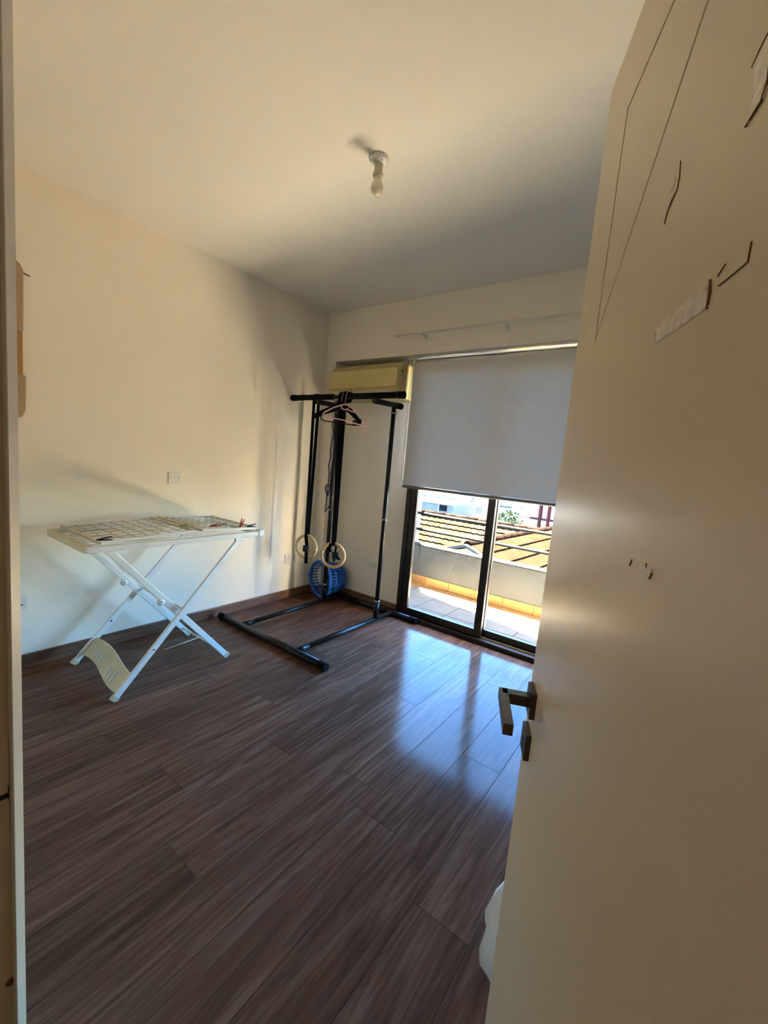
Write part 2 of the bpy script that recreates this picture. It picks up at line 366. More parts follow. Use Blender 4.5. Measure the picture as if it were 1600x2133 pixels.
# handle
hs, hz = .047, .985
b = MB(); b.obox(DP(hs, .005, hz), dd*.026, nn*.005, Z*.026); rose = b.build('handle_rose', 'handle', door, bevel=.0012)
b = MB(); b.obox(DP(hs, .035, hz), dd*.0105, nn*.026, Z*.0105); b.build('lever_neck', 'handle', rose, bevel=.001)
b = MB(); b.obox(DP(hs+.052, .058, hz), dd*.0625, nn*.0085, Z*.0105); b.build('lever', 'handle', rose, bevel=.001)
b = MB(); b.obox(DP(hs, .005, hz-.085), dd*.026, nn*.005, Z*.026); esc = b.build('key_escutcheon', 'handle', door, bevel=.0012)
b = MB(); b.lathe([(0, 0), (.0045, 0), (.0045, .0006), (0, .0006)], DP(hs, .010, hz-.080), nn, 14)
b.obox(DP(hs, .0103, hz-.090), dd*.0018, nn*.0003, Z*.007); b.build('keyhole', 'keyhole', esc)
# torn tape and chips
def chip(name, poly, m, label=None, t=.0012):
    b = MB(); b.prism(poly, DP(0, 0, 0), dd, Z, nn*t); o = b.build(name, m, door)
    if label: o['label'] = label
    return o
def streak(pts, w):
    L, R = [], []
    for k, (a, c, ww) in enumerate(pts):
        p = pts[max(0, k-1)]; q_ = pts[min(len(pts)-1, k+1)]
        tx, ty = q_[0]-p[0], q_[1]-p[1]; n_ = math.hypot(tx, ty) or 1; nx, ny = -ty/n_, tx/n_
        L.append((a+nx*ww*w*.3, c+ny*ww*w*.3)); R.append((a-nx*ww*w*.3, c-ny*ww*w*.3))
    return L+R[::-1]
chip('paint_chip', streak([(.376, 1.739, .3), (.380, 1.722, .8), (.379, 1.711, 1), (.368, 1.706, 2.6), (.361, 1.699, 1.4), (.358, 1.690, .3)], .0025), 'chip', 'dark sliver of bare wood near the top of the door', .0008)
chip('paint_chip', streak([(.366, 1.731, .4), (.371, 1.724, 1.6), (.362, 1.719, .4)], .0025), 'tape', None, .0005)
chip('paint_chip', streak([(.527, 1.589, 1.2), (.527, 1.576, 1.1), (.511, 1.575, .9), (.493, 1.5745, .7)], .0018), 'chip', 'hook-shaped dark scratch above the tape', .0008)
chip('paint_chip', streak([(.498, 1.588, .7), (.489, 1.583, .9)], .0018), 'chip', None, .0008)
rnd = random.Random(3)
top = [(.388+.086*k/9, 1.583+rnd.uniform(-.0012, .0012)) for k in range(10)]
bot = [(.482-.096*k/9, 1.5625+rnd.uniform(-.0012, .0012)) for k in range(10)]
chip('torn_tape', top+bot, 'tape', 'crumpled clear tape strip', .0012)
chip('paint_chip', streak([(.479, 1.585, .6), (.482, 1.574, 1.2), (.481, 1.562, .8)], .002), 'chip', None, .0016)
chip('torn_tape', streak([(.372, 1.579, .6), (.378, 1.575, 1.6), (.384, 1.568, .8)], .004), 'tape', None, .0010)
chip('torn_tape', [(.488, 1.730), (.505, 1.735), (.514, 1.715), (.512, 1.690), (.495, 1.684), (.498, 1.700)], 'tape', 'torn tape scrap at the top right', .0010)
chip('paint_chip', streak([(.488, 1.727, .4), (.497, 1.733, 1.4), (.508, 1.738, .6)], .003), 'chip', None, .0014)
chip('paint_chip', streak([(.511, 1.712, .6), (.513, 1.700, 1.2), (.509, 1.689, 1), (.493, 1.684, .4)], .003), 'chip', None, .0014)
chip('torn_tape', [(.415, 1.3465), (.447, 1.3485), (.461, 1.347), (.459, 1.339), (.440, 1.340), (.418, 1.341)], 'tape', 'small torn tape patch at mid height', .0008)
chip('paint_chip', streak([(.4135, 1.3455, .8), (.4100, 1.3385, 1.1)], .0018), 'chip', None, .0012)
chip('paint_chip', streak([(.4625, 1.3435, 1.0), (.4590, 1.3375, 1.3)], .0018), 'chip', None, .0012)
chip('paint_chip', streak([(.447, 1.3485, 1.4), (.450, 1.3455, 1.6)], .003), 'chip', None, .0010)
# hinges on the hidden side of the leaf
for hz_ in (.22, 1.05, 1.88):
    b = MB(); b.tube([DP(DW+.004, -DT-.004, hz_-.045), DP(DW+.004, -DT-.004, hz_+.045)], .007, 10); b.build('hinge', 'handle', door)

# ------------------------------------------------------------------ balcony sliding door with blind
win = empty('window_1', (-1.27, 3.30, 0)); struct(win, 'dark bronze sliding balcony door below the grey blind', 'balcony door')
def wbox(name, x0, y0, z0, x1, y1, z1, m='bronze', parent=win, bev=.003):
    b = MB(); b.box(x0, y0, z0, x1, y1, z1); return b.build(name, m, parent, bevel=bev)
wbox('frame_stile', OX0, 3.245, 0, OX0+.047, 3.36, OZ1); wbox('frame_stile', OX1-.047, 3.245, 0, OX1, 3.36, OZ1)
wbox('frame_head', OX0+.047, 3.245, OZ1-.045, OX1-.047, 3.36, OZ1)
wbox('floor_track', OX0+.047, 3.215, 0, OX1-.047, 3.36, .038)
wbox('track_rail', OX0+.05, 3.268, .038, OX1-.05, 3.272, .05, 'brass'); wbox('track_rail', OX0+.05, 3.322, .038, OX1-.05, 3.326, .05, 'brass')
wbox('lit_edge_strip', OX0+.047, 3.262, .04, OX0+.052, 3.285, OZ1-.045, 'brass', bev=0)  # pale strip stands in for light catching the inner frame edge
MX = -1.275
def sash(x0, x1, y):
    s_ = wbox('sash', x0, y-.019, .040, x0+.064, y+.019, OZ1-.047)
    for nm, bx in (('stile', (x1-.064, y-.019, .040, x1, y+.019, OZ1-.047)), ('bottom_rail', (x0+.064, y-.019, .040, x1-.064, y+.019, .10)), ('top_rail', (x0+.064, y-.019, OZ1-.10, x1-.064, y+.019, OZ1-.047))):
        wbox(nm, *bx, parent=s_)
    wbox('pane', x0+.06, y-.003, .095, x1-.06, y+.003, OZ1-.095, 'glass', s_, 0)
    return s_
s1 = sash(OX0+.052, MX+.030, 3.270); s2 = sash(MX-.032, OX1-.05, 3.324)
wbox('pull', OX0+.062, 3.240, .95, OX0+.082, 3.251, 1.15, 'bronze', s1)

blind = empty('roller_blind', (-1.3, 3.175, 2.295)); tag(blind, 'grey roller blind half lowered over the balcony door', 'blind')
BX0, BX1 = -2.092, -0.42
b = MB(); b.tube([(BX0+.004, 3.188, 2.297), (BX1-.004, 3.188, 2.297)], .027, 20); b.build('roller', 'white', blind)
b = MB(); b.add([(BX0, 3.1606, 1.240), (BX1, 3.1606, 1.240), (BX1, 3.1606, 2.297), (BX0, 3.1606, 2.297)], [(0, 1, 2, 3)]); b.build('fabric', 'blind', blind)
b = MB(); b.tube([(BX0, 3.1606, 1.226), (BX1, 3.1606, 1.226)], .0135, 12); b.build('hem_bar', 'blindbar', blind)
for x in (BX0-.004, BX1+.001):
    b = MB(); b.box(x, 3.165, 2.262, x+.003, 3.215, 2.357); b.build('bracket', 'white', blind, bevel=.001)
pts = [(BX0-.012, 3.150+.012*math.cos(a), 1.30-.02*math.sin(a)) for a in [math.pi*k/8 for k in range(9)]]
b = MB(); b.tube([(BX0-.012, 3.162, 2.30)]+pts+[(BX0-.012, 3.138, 2.30)], .0022, 6); b.build('pull_chain', 'offwhite', blind)

# ------------------------------------------------------------------ air conditioner
ac = empty('air_conditioner', (-2.53, 3.15, 1.99)); tag(ac, 'yellowed split air conditioner high in the corner recess', 'air conditioner')
AX0, AX1 = -2.935, -2.135
prof = [(3.275, 2.290), (3.065, 2.290), (3.0, 2.238), (2.992, 2.06), (3.03, 2.005), (3.275, 1.985)]
b = MB(); b.prism([(y, z) for y, z in prof], (AX0, 0, 0), (0,1,0), (0,0,1), (AX1-AX0, 0, 0)); b.build('body', 'acside', ac, bevel=.006)
b = MB(); b.prism([(2.998, 2.232), (2.990, 2.232), (2.982, 2.075), (2.990, 2.072)], (AX0+.006, 0, 0), (0,1,0), (0,0,1), (AX1-AX0-.012, 0, 0)); b.build('front_panel', 'ac', ac, bevel=.003)
b = MB(); b.prism([(3.0, 2.055), (2.996, 2.050), (3.026, 2.008), (3.030, 2.012)], (AX0+.05, 0, 0), (0,1,0), (0,0,1), (AX1-AX0-.10, 0, 0)); b.build('louver', 'offwhite', ac)
for k in range(4):
    b = MB(); b.box(AX1-.22+.003, 3.07+.035*k, 2.289, AX1-.03, 3.082+.035*k, 2.2915); b.build('intake_slot', 'acdark', ac)
b = MB(); b.box(AX1-.001, 3.045, 2.20, AX1+.0015, 3.06, 2.23); b.build('side_latch', 'acdark', ac)

# ------------------------------------------------------------------ curtain rail
cr = empty('curtain_rail', (-1.3, 3.06, 2.50)); tag(cr, 'thin white curtain rail fixed above the blind', 'curtain rail')
b = MB(); b.tube([(-2.218, 3.03, 2.505), (-.30, 3.03, 2.505)], .007, 10); b.build('rod', 'white', cr)
for x in (-2.218, -.30):
    b = MB(); b.lathe([(0, -.012), (.013, -.012), (.013, .004), (.008, .010), (0, .012)], (x, 3.03, 2.505), (1,0,0), 12); b.build('end_cap', 'white', cr)
for x in (-1.955, -1.255, -.55):
    b = MB(); b.bar((x, 3.03, 2.497), (x, 3.098, 2.485), .012, .008); b.box(x-.014, 3.093, 2.46, x+.014, 3.0995, 2.515); b.build('bracket', 'white', cr)

# ------------------------------------------------------------------ ceiling lamp
cl = empty('ceiling_lamp', (-1.38, 1.631, ZC)); tag(cl, 'bare frosted bulb in a white ceiling socket', 'lamp')
lc = (-1.38, 1.631, ZC)
b = MB(); b.lathe([(0, 0), (.044, 0), (.046, -.008), (.040, -.018), (.024, -.024), (0, -.024)], lc, seg=28); cu = b.build('ceiling_rose', 'white', cl)
b = MB(); b.lathe([(0, -.0255), (.003, -.0255), (.003, -.022), (0, -.022)], (-1.38+.028, 1.62, ZC+.003), seg=8); b.build('screw', 'keyhole', cu)
b = MB(); b.lathe([(0, -.022), (.020, -.022), (.020, -.062), (.023, -.066), (.023, -.080), (.020, -.083), (0, -.083)], lc, seg=24); b.build('lamp_holder', 'offwhite', cl)
b = MB(); b.lathe([(.0235, -.068), (.0250, -.070), (.0250, -.074), (.0235, -.076)], lc, seg=24); b.build('holder_ring', 'offwhite', cl)
b = MB(); b.lathe([(.016, -.080), (.017, -.092), (.022, -.103), (.0285, -.118), (.0300, -.130), (.027, -.144), (.018, -.156), (.008, -.161), (0, -.162)], lc, seg=28); b.build('bulb', 'bulb', cl)

# ------------------------------------------------------------------ unseen lamp behind the viewer, added to lighten the door frame
def emis(name, col_, st_):
    m = bpy.data.materials.new(name); m.use_nodes = True; b_ = m.node_tree.nodes['Principled BSDF']
    b_.inputs['Base Color'].default_value = (.9, .85, .75, 1); b_.inputs['Emission Color'].default_value = col_+(1,); b_.inputs['Emission Strength'].default_value = st_
    return m
M['globe'] = emis('added fill lamp glass', (1.0, .72, .42), 1.3)
hl = empty('added_hall_lamp', (-.35, -1.0, ZC)); tag(hl, 'unseen opal ceiling lamp added in the hall as fill for the door frame', 'lamp')
MB().lathe([(0, 0), (.14, 0), (.14, -.02), (0, -.02)], (-.35, -1.0, ZC), seg=32).build('added_lamp_base', 'white', hl)
MB().lathe([(.135, -.02), (.15, -.05), (.135, -.085), (.09, -.11), (0, -.12)], (-.35, -1.0, ZC), seg=32).build('added_lamp_globe', 'globe', hl)

# ------------------------------------------------------------------ switches and sockets
def plate(name, label, cat, c, axis, w, h, holes=()):
    c = Vector(c); ax = Vector(axis); u = Vector((0,1,0)) if abs(ax.x) > .5 else Vector((1,0,0))
    r = empty(name, c); tag(r, label, cat)
    b = MB(); b.obox(c+ax*.0045, u*w/2, Z*h/2, ax*.0045); f = b.build('face_plate', 'white', r, bevel=.002)
    for (a, z, rw, rh, m, nm) in holes:
        b = MB(); b.obox(c+ax*.0093+u*a+Z*z, u*rw/2, Z*rh/2, ax*.0009); b.build(nm, m, f)
    return r
plate('blank_plate', 'white square blank plate above the drying rack', 'wall plate', (XL, 1.604, 1.170), (1,0,0), .086, .086,
      ((-.03, 0, .006, .006, 'keyhole', 'screw'), (.03, 0, .006, .006, 'keyhole', 'screw')))
plate('wall_socket', 'white wall socket low beside the door frame', 'socket', (XL, .695, .412), (1,0,0), .086, .086,
      ((0, .018, .008, .012, 'keyhole', 'pin_slot'), (-.018, -.015, .010, .007, 'keyhole', 'pin_slot'), (.018, -.015, .010, .007, 'keyhole', 'pin_slot')))
plate('double_socket', 'white double wall socket behind the left gym ring', 'socket', (XL, 2.79, .405), (1,0,0), .146, .086,
      tuple((sx+dx, dz, w, h, 'keyhole', 'pin_slot') for sx in (-.036, .036) for dx, dz, w, h in ((0, .015, .006, .010), (-.012, -.012, .008, .005), (.012, -.012, .008, .005))))
plate('blank_plate', 'cream blank plate low in the recess behind the training stand', 'wall plate', (-2.445, YR, .405), (0,-1,0), .086, .06, ((-.03, 0, .005, .005, 'keyhole', 'screw'), (.03, 0, .005, .005, 'keyhole', 'screw')))

# ------------------------------------------------------------------ wall hanging beside the frame
wh = empty('wall_hanging', (XL, .66, 1.49)); tag(wh, 'tall narrow taupe wall hanging with tan band, cut off by the door frame', 'wall hanging')
def slab(name, poly, m, x0, x1):
    b = MB(); b.prism(poly, (x0, 0, 0), (0,1,0), (0,0,1), (x1-x0, 0, 0)); return b.build(name, m, wh, bevel=.004)
slab('upper_board', [(.58, 1.96), (.733, 1.96), (.736, 2.285), (.722, 2.312), (.70, 2.33), (.61, 2.33), (.58, 2.30)], 'hang_a', XL+.001, XL+.022)
slab('tan_band', [(.582, 1.732), (.731, 1.732), (.731, 1.96), (.582, 1.96)], 'hang_b', XL+.001, XL+.018)
slab('lower_pocket', [(.572, 1.56), (.60, 1.51), (.64, 1.49), (.69, 1.49), (.722, 1.497), (.738, 1.54), (.742, 1.72), (.730, 1.732), (.582, 1.732), (.572, 1.72)], 'hang_a', XL+.001, XL+.028)
b = MB(); b.tube([(XL+.004, .728, 2.275), (XL+.02, .745, 2.267), (XL+.024, .764, 2.261)], .003, 8); b.build('nail', 'keyhole', wh)

# ------------------------------------------------------------------ training stand
st = empty('training_stand', (-2.42, 2.6, 0)); tag(st, 'black steel pull-up stand on a rectangular floor frame', 'exercise stand')
def pipe(name, p, q, r, m='black', parent=st, seg=16):
    b = MB(); b.tube([p, q], r, seg); return b.build(name, m, parent)
XA, XB, YP, YB, ZB = -2.748, -2.108, 2.940, 2.682, 1.940
fn = pipe('front_foot', (-3.005, 1.992, .0285), (-1.818, 1.992, .0285), .026)
for x0, x1 in ((-3.03, -2.96), (-1.865, -1.795)): pipe('foot_cap', (x0, 1.992, .0285), (x1, 1.992, .0285), .0284, 'foam', fn)
ff = pipe('rear_foot', (-2.945, 3.188, .0285), (-1.85, 3.188, .0285), .026)
for x0, x1 in ((-2.965, -2.90), (-1.90, -1.822)): pipe('foot_cap', (x0, 3.188, .0285), (x1, 3.188, .0285), .0284, 'foam', ff)
for x in (XA, XB):
    sr = pipe('side_rail', (x, 2.01, .030), (x, 3.17, .030), .0185)
    pipe('rail_sleeve', (x, 2.012, .030), (x, 2.12, .030), .0215, 'black', sr)
    up = pipe('upright', (x, YP, .03), (x, YP, ZB-.02), .019)
    pipe('lower_sleeve', (x, YP, .04), (x, YP, .20), .024, 'black', up)
    for z in (.195, .93, 1.84):
        b = MB(); b.lathe([(.022, -.008), (.027, -.006), (.027, .006), (.022, .008)], (x, YP, z), seg=18); b.obox((x+.03, YP-.012, z), (.006, 0, 0), (0, .004, 0), (0, 0, .006)); b.build('clamp', 'chrome', up)
    ar = pipe('top_arm', (x, YB-.02, ZB-.042), (x, 3.03, ZB-.028), .022)
    pipe('arm_cap', (x, 2.985, ZB-.030), (x, 3.045, ZB-.028), .026, 'foam', ar)
tb = pipe('pull_up_bar', (-3.06, YB, ZB), (-1.86, YB, ZB), .0165)
for x0, x1 in ((-3.082, -2.565), (-2.36, -1.842)): pipe('foam_grip', (x0, YB, ZB), (x1, YB, ZB), .0245, 'foam', tb, 20)
for x0, x1 in ((-3.09, -3.03), (-1.90, -1.836)): pipe('end_cap', (x0, YB, ZB), (x1, YB, ZB), .028, 'foam', tb, 20)

# ------------------------------------------------------------------ gym rings on straps
def band(mb, pts, w, side, t=.0025):
    """flat webbing of width w (along side) following pts"""
    P = [Vector(p) for p in pts]; sd = Vector(side).normalized(); vs = []
    for i, p in enumerate(P):
        tg = (P[min(i+1, len(P)-1)]-P[max(i-1, 0)]).normalized(); nrm = tg.cross(sd).normalized()
        for a, c in ((-1,-1),(1,-1),(1,1),(-1,1)): vs.append(p+sd*a*w/2+nrm*c*t/2)
    fs = [(0,1,2,3)]
    for i in range(len(P)-1):
        o = i*4
        for k in range(4): fs.append((o+k, o+4+k, o+4+(k+1) % 4, o+(k+1) % 4))
    o = (len(P)-1)*4; fs.append((o+3,o+2,o+1,o))
    mb.add(vs, fs); return mb
def gym_ring(label, xb, rc, naz, w, tail, rbar=.026):
    rc = Vector(rc); r = empty('gym_ring', rc); tag(r, label, 'gym ring', 'wooden gym rings on the training stand')
    nrm = Vector((math.sin(naz), math.cos(naz), 0)); u = Vector((math.cos(naz), -math.sin(naz), 0))
    R = .104
    b = MB(); b.tube([rc+u*math.cos(a)*R+Z*math.sin(a)*R for a in [2*math.pi*k/40 for k in range(40)]], .0145, 14, closed=True); b.build('ring', 'ring', r)
    # loop of webbing: over the bar, down both sides, around the ring top
    rt = rc+Z*R; rb = rbar+.0025; pts = []
    for k in range(9):
        a = math.pi*k/8; pts.append((xb, YB-rb*math.cos(a), ZB+rb*math.sin(a)))
    side = Vector((1, 0, 0))
    front = [Vector(pts[0])+(rt-nrm*.018-Vector(pts[0]))*k/10 for k in range(11)]
    back = [Vector(pts[-1])+(rt+nrm*.018-Vector(pts[-1]))*k/10 for k in range(11)]
    under = [rt+nrm*(.018*math.cos(a))-Z*(.018*math.sin(a)) for a in [math.pi*k/6 for k in range(7)]]
    b = MB(); band(b, front[::-1]+[Vector(p) for p in pts[1:-1]]+back, w, side); b.build('strap', 'strap', r)
    b = MB(); band(b, under, w, u); b.build('strap_loop', 'strap', r)
    b = MB()
    for p, wd in tail['bands']: band(b, [rc+u*a+nrm*c+Z*z for a, c, z in p], wd, u)
    b.build('strap_tail', 'strap', r)
    a, c, z = tail['buckle']
    b = MB(); b.obox(rc+u*a+nrm*c+Z*z, u*.026, nrm*.012, Z*.030); b.build('buckle', 'black', r, bevel=.006)
    return r
gym_ring('wooden gym ring hanging nearer the left wall on a straight strap', -2.772, (-2.768, 2.675, .592), math.radians(-14), .036,
         {'bands': [([(.0, -.02, .10), (.012, -.022, .05), (.02, -.022, 0), (.016, -.02, -.06), (.018, -.018, -.15)], .034)], 'buckle': (.010, -.024, -.012)})
gym_ring('wooden gym ring hanging in front of the blue basket on a knotted strap', -2.455, (-2.437, 2.678, .578), math.radians(-26), .042,
         {'bands': [([(-.02, -.02, .11), (-.028, -.024, .06), (-.014, -.026, .035), (.02, -.028, .03), (.05, -.03, .0), (.07, -.03, -.025)], .026), ([(.03, -.02, .09), (.028, -.022, .05), (.03, -.03, .01), (.022, -.03, -.045)], .016)], 'buckle': (.03, -.03, .008)}, .020)
# bundle of webbing tied round the bar and the dark cord
wb_ = empty('webbing_bundle', (-2.43, YB, ZB)); tag(wb_, 'bundle of black webbing wrapped around the pull-up bar', 'strap')
for k, (dx, rr, dz) in enumerate(((-.03, .034, 0), (0, .040, .0), (.028, .036, -.002))):
    b = MB(); pts = [(-2.43+dx+.006*math.sin(a*2), YB+rr*math.cos(a), ZB+dz+rr*math.sin(a)-(.012 if math.sin(a) < 0 else 0)) for a in [2*math.pi*j/18 for j in range(19)]]
    band(b, pts, .034, (1, .15*(k-1), 0), .006); b.build('wrap', 'strap', wb_)
b = MB(); band(b, [(-2.44, YB-.04, ZB-.01), (-2.445, YB-.046, ZB-.06), (-2.44, YB-.038, ZB-.12), (-2.45, YB-.03, ZB-.17)], .05, (1, .2, 0), .006); b.build('loose_end', 'strap', wb_)
cd = empty('cord', (-2.52, YB-.04, ZB-.1)); tag(cd, 'thin dark purple cord looped beside the left upright', 'cord')
rnd = random.Random(5)
pts = [(-2.50-.02*k/14+rnd.uniform(-.010, .010), YB-.045+rnd.uniform(-.008, .008), 1.90-.95*k/14) for k in range(15)]
pts += [(-2.48+.008*math.sin(k), YB-.05, .95+.95*k/14) for k in range(1, 15)]
b = MB(); b.tube(pts, .005, 8); b.build('cord_loop', 'purple', cd)
b = MB(); b.tube([(-2.512+.022*math.cos(a), YB-.05+.01*math.sin(2*a), 1.14+.05*math.sin(a)) for a in [2*math.pi*k/14 for k in range(14)]], .006, 8, closed=True); b.build('cord_knot', 'purple', cd)

# ------------------------------------------------------------------ clothes hangers
U = Vector((math.cos(math.radians(36)), math.sin(math.radians(36)), 0)); NV = Vector((U.y, -U.x, 0))
def hp(o, a, c): return o+U*a+Z*c
HO = Vector((-2.416, YB-.057, ZB-.085))
h1 = empty('clothes_hanger', HO); tag(h1, 'black wide-shouldered hanger with a trouser bar and clip', 'hanger', 'hangers on the training stand')
poly = [(-.014, .030), (.016, .032), (.045, .016), (.10, -.030), (.176, -.110), (.172, -.136), (.140, -.118), (.055, -.048), (.01, -.034), (-.04, -.048), (-.13, -.080), (-.205, -.122), (-.228, -.118), (-.226, -.088), (-.18, -.058), (-.05, .008)]
b = MB(); b.prism(poly, HO-NV*.011, U, Z, NV*.022); b.build('shoulders', 'foam', h1, bevel=.004)
b = MB(); b.tube([hp(HO, -.165, -.075), hp(HO, -.162, -.122), hp(HO, -.135, -.134), hp(HO, .10, -.148), hp(HO, .165, -.148), hp(HO, .172, -.09)], .0055, 8); b.build('trouser_bar', 'black', h1)
b = MB(); b.obox(hp(HO, .135, -.130), U*.034, NV*.010, Z*.022); b.build('clip', 'black', h1, bevel=.004)
hk = [hp(HO, 0, .02)]+[hp(HO, 0, .05)]+[Vector((HO.x, HO.y, 0))+Vector((0, .045, 0))*(1-math.cos(a))*.5*1.5+Z*(ZB+.0-.02+.058*math.sin(a)) for a in [math.pi*k/8 for k in range(0, 9)]]
b = MB(); b.tube(hk, .003, 8); b.build('hook', 'chrome', h1)
HP = Vector((-2.368, YB-.073, ZB-.088))
h2 = empty('clothes_hanger', HP); tag(h2, 'pink plastic hanger hooked in front of the black one', 'hanger', 'hangers on the training stand')
out = [(.0, .012), (.03, .004), (.10, -.036), (.165, -.085), (.188, -.115), (.192, -.140), (.18, -.152), (.02, -.118), (-.13, -.104), (-.165, -.098), (-.172, -.082), (-.155, -.062), (-.09, -.022), (-.03, .002)]
b = MB(); b.tube([hp(HP, a, c) for a, c in out], .0052, 10, closed=True); b.build('hanger_body', 'pink', h2)
b = MB(); b.tube([hp(HP, -.028, .0), hp(HP, -.022, -.022), hp(HP, -.002, -.030), hp(HP, .02, -.028), hp(HP, .10, -.050)], .0045, 8); b.build('inner_loop', 'pink', h2)
hk = [hp(HP, .0, .010), hp(HP, .004, .03)]+[Vector((HP.x, HP.y, 0))+Vector((.0, .085, 0))*(k/8)+U*.01+Z*(ZB+.005+.048*math.sin(math.pi*k/8)-.0) for k in range(0, 9)]
b = MB(); b.tube(hk, .0028, 8); b.build('hook', 'chrome', h2)
b = MB(); b.tube([hp(HP, .02, -.024), hp(HP, .055, -.006), hp(HP, .085, .012), hp(HP, .098, .030)], .0028, 8); b.build('side_hook', 'offwhite', h2)

# ------------------------------------------------------------------ laundry basket on its side
bc0 = Vector((-2.872, 2.985, .207)); bc1 = Vector((-2.822, 3.232, .207)); ax = (bc1-bc0); BL = ax.length; axn = ax.normalized()
bk = empty('laundry_basket', (-2.85, 3.11, .01)); tag(bk, 'blue slatted plastic laundry basket lying on its side', 'basket')
R0, R1 = .190, .138
b = MB(); b.lathe([(R0-.030, .004), (R0-.026, -.004), (R0-.004, -.004), (R0, 0), (R0, .010), (R0-.005, .012), (R0-.012, .030), (R0-.016, .030), (R0-.014, .010), (R0-.030, .010), (R0-.030, .004)], bc0, axn, 40); b.build('rim', 'blue', bk)
b = MB(); b.lathe([(0, BL-.004), (R1-.01, BL-.004), (R1, BL-.012), (R1+.004, BL-.035), (R1-.001, BL-.035), (R1-.006, BL-.010), (0, BL-.010)], bc0, axn, 40); b.build('base', 'blue', bk)
bu = axn.cross(Z).normalized(); bw = bu.cross(axn)
def bpt(h, an, dr=0):
    r = (R0-.014)+(R1+.003-(R0-.014))*((h-.02)/(BL-.05))+dr
    return bc0+axn*h+(bu*math.cos(an)+bw*math.sin(an))*r
for h in (BL*.36, BL*.64):
    b = MB(); b.tube([bpt(h, 2*math.pi*k/40) for k in range(40)], .006, 6, closed=True); b.build('hoop', 'blue', bk)
for k in range(34):
    an = 2*math.pi*k/34; rad = (bu*math.cos(an)+bw*math.sin(an)); tg = (-bu*math.sin(an)+bw*math.cos(an))
    p, q_ = bpt(.022, an), bpt(BL-.028, an)
    b = MB(); b.obox((p+q_)/2, (q_-p)/2, tg*.0062, rad*.0016); b.build('slat', 'blue', bk)
for s_ in (-1, 1):
    b = MB(); an0 = math.pi/2+s_*math.pi/2
    pts = [bpt(.012, an0+a, .004)-axn*(.018*math.cos(a*5)) for a in [-.28+.56*k/8 for k in range(9)]]
    b.tube(pts, .006, 8); b.build('handle', 'blue', bk)

# ------------------------------------------------------------------ drying rack
dr = empty('drying_rack', (-2.66, 1.3, 0)); tag(dr, 'white folding clothes drying rack with wire grid top', 'drying rack')
NX, FX = -2.372, -2.950
Y0, Y1 = .790, 1.856
for x, nm in ((NX, 'side_rail'), (FX, 'side_rail')):
    b = MB(); b.box(x-.014, Y0+.01, .842, x+.014, Y1, .874); b.build(nm, 'rackwhite', dr, bevel=.004)
# rounded ivory end piece
b = MB(); b.prism([(NX+.014, Y0+.055), (NX+.008, Y0+.02), (NX-.03, Y0), (FX+.03, Y0), (FX-.008, Y0+.02), (FX-.014, Y0+.055), (FX+.02, Y0+.055), (FX+.05, Y0+.035), (NX-.05, Y0+.035), (NX-.02, Y0+.055)],
                  (0, 0, .838), (1,0,0), (0,1,0), (0,0,.034)); b.build('end_piece', 'rackbeige', dr, bevel=.006)
b = MB(); b.box(FX-.014, Y1-.03, .846, NX+.014, Y1, .870); b.build('end_bar', 'rackwhite', dr, bevel=.004)
for x in (NX, FX):
    b = MB(); b.box(x-.018, Y1-.035, .838, x+.018, Y1+.012, .886); b.build('corner_cap', 'rackwhite', dr, bevel=.004)
for k in range(9):
    x = FX+.05+(NX-FX-.10)*k/8; pipe('base_wire', (x, Y0+.02, .860), (x, Y1-.02, .860), .0022, 'rackbeige', dr, 6)
def wing(ya, za, yb, zb, nx, ny):
    P = lambda x, t: Vector((x, ya+(yb-ya)*t, za+(zb-za)*t))
    xn, xf = NX-.012, FX+.012
    fr_ = None
    for x in (xn, xf):
        b = MB(); b.bar(P(x, 0), P(x, 1), .015, .017); o = b.build('wing_rail', 'rackwhite', dr, bevel=.003); fr_ = fr_ or o
    for t in (0, 1):
        b = MB(); b.bar(P(xn, t), P(xf, t), .017, .015); b.build('wing_end_bar', 'rackbeige', fr_, bevel=.003)
    for k in range(1, nx):
        pipe('cross_wire', P(xn, k/nx), P(xf, k/nx), .0024, 'rackbeige', fr_, 6)
    for k in range(1, ny):
        x = xn+(xf-xn)*k/ny; pipe('long_wire', P(x, 0)+Z*.004, P(x, 1)+Z*.004, .0022, 'rackbeige', fr_, 6)
    return fr_
wing(.865, .886, 1.372, .908, 8, 7); wing(1.415, .910, 1.822, .893, 8, 7)
b = MB(); b.box(FX+.02, 1.385, .895, NX-.06, 1.402, .913); b.build('centre_bar', 'rackbeige', dr, bevel=.003)
# crossed legs
LA0, LA1 = (.933, .012), (1.690, .845); LB0, LB1 = (1.648, .012), (.905, .845)
def leg(x, a, c, w, h, name='leg'):
    b = MB(); p, q_ = Vector((x, a[0], a[1])), Vector((x, c[0], c[1])); t = (q_-p).normalized()
    up = Vector((1,0,0)).cross(t); b.bar(p, q_, w, h, up); o = b.build(name, 'rackwhite', dr, bevel=.003)
    b = MB(); b.bar(p-t*.012, p+t*.02, w+.005, h+.006, up); b.build('rubber_foot', 'rackbeige', o, bevel=.003)
    return o, p, t, up
for x in (NX, FX):
    o, p, t, up = leg(x, LA0, LA1, .018, .034)
    b = MB(); b.obox((x, LA1[0]-.015, .832), (.011, 0, 0), (0, .03, 0), (0, 0, .016)); b.build('hinge', 'rackwhite', o, bevel=.004)
    b = MB(); b.lathe([(0, 0), (.006, 0), (.005, .003), (0, .004)], p+t*.30+Vector((.009, 0, 0)), (1,0,0), 10); b.build('rivet', 'red' if x == NX else 'keyhole', o)
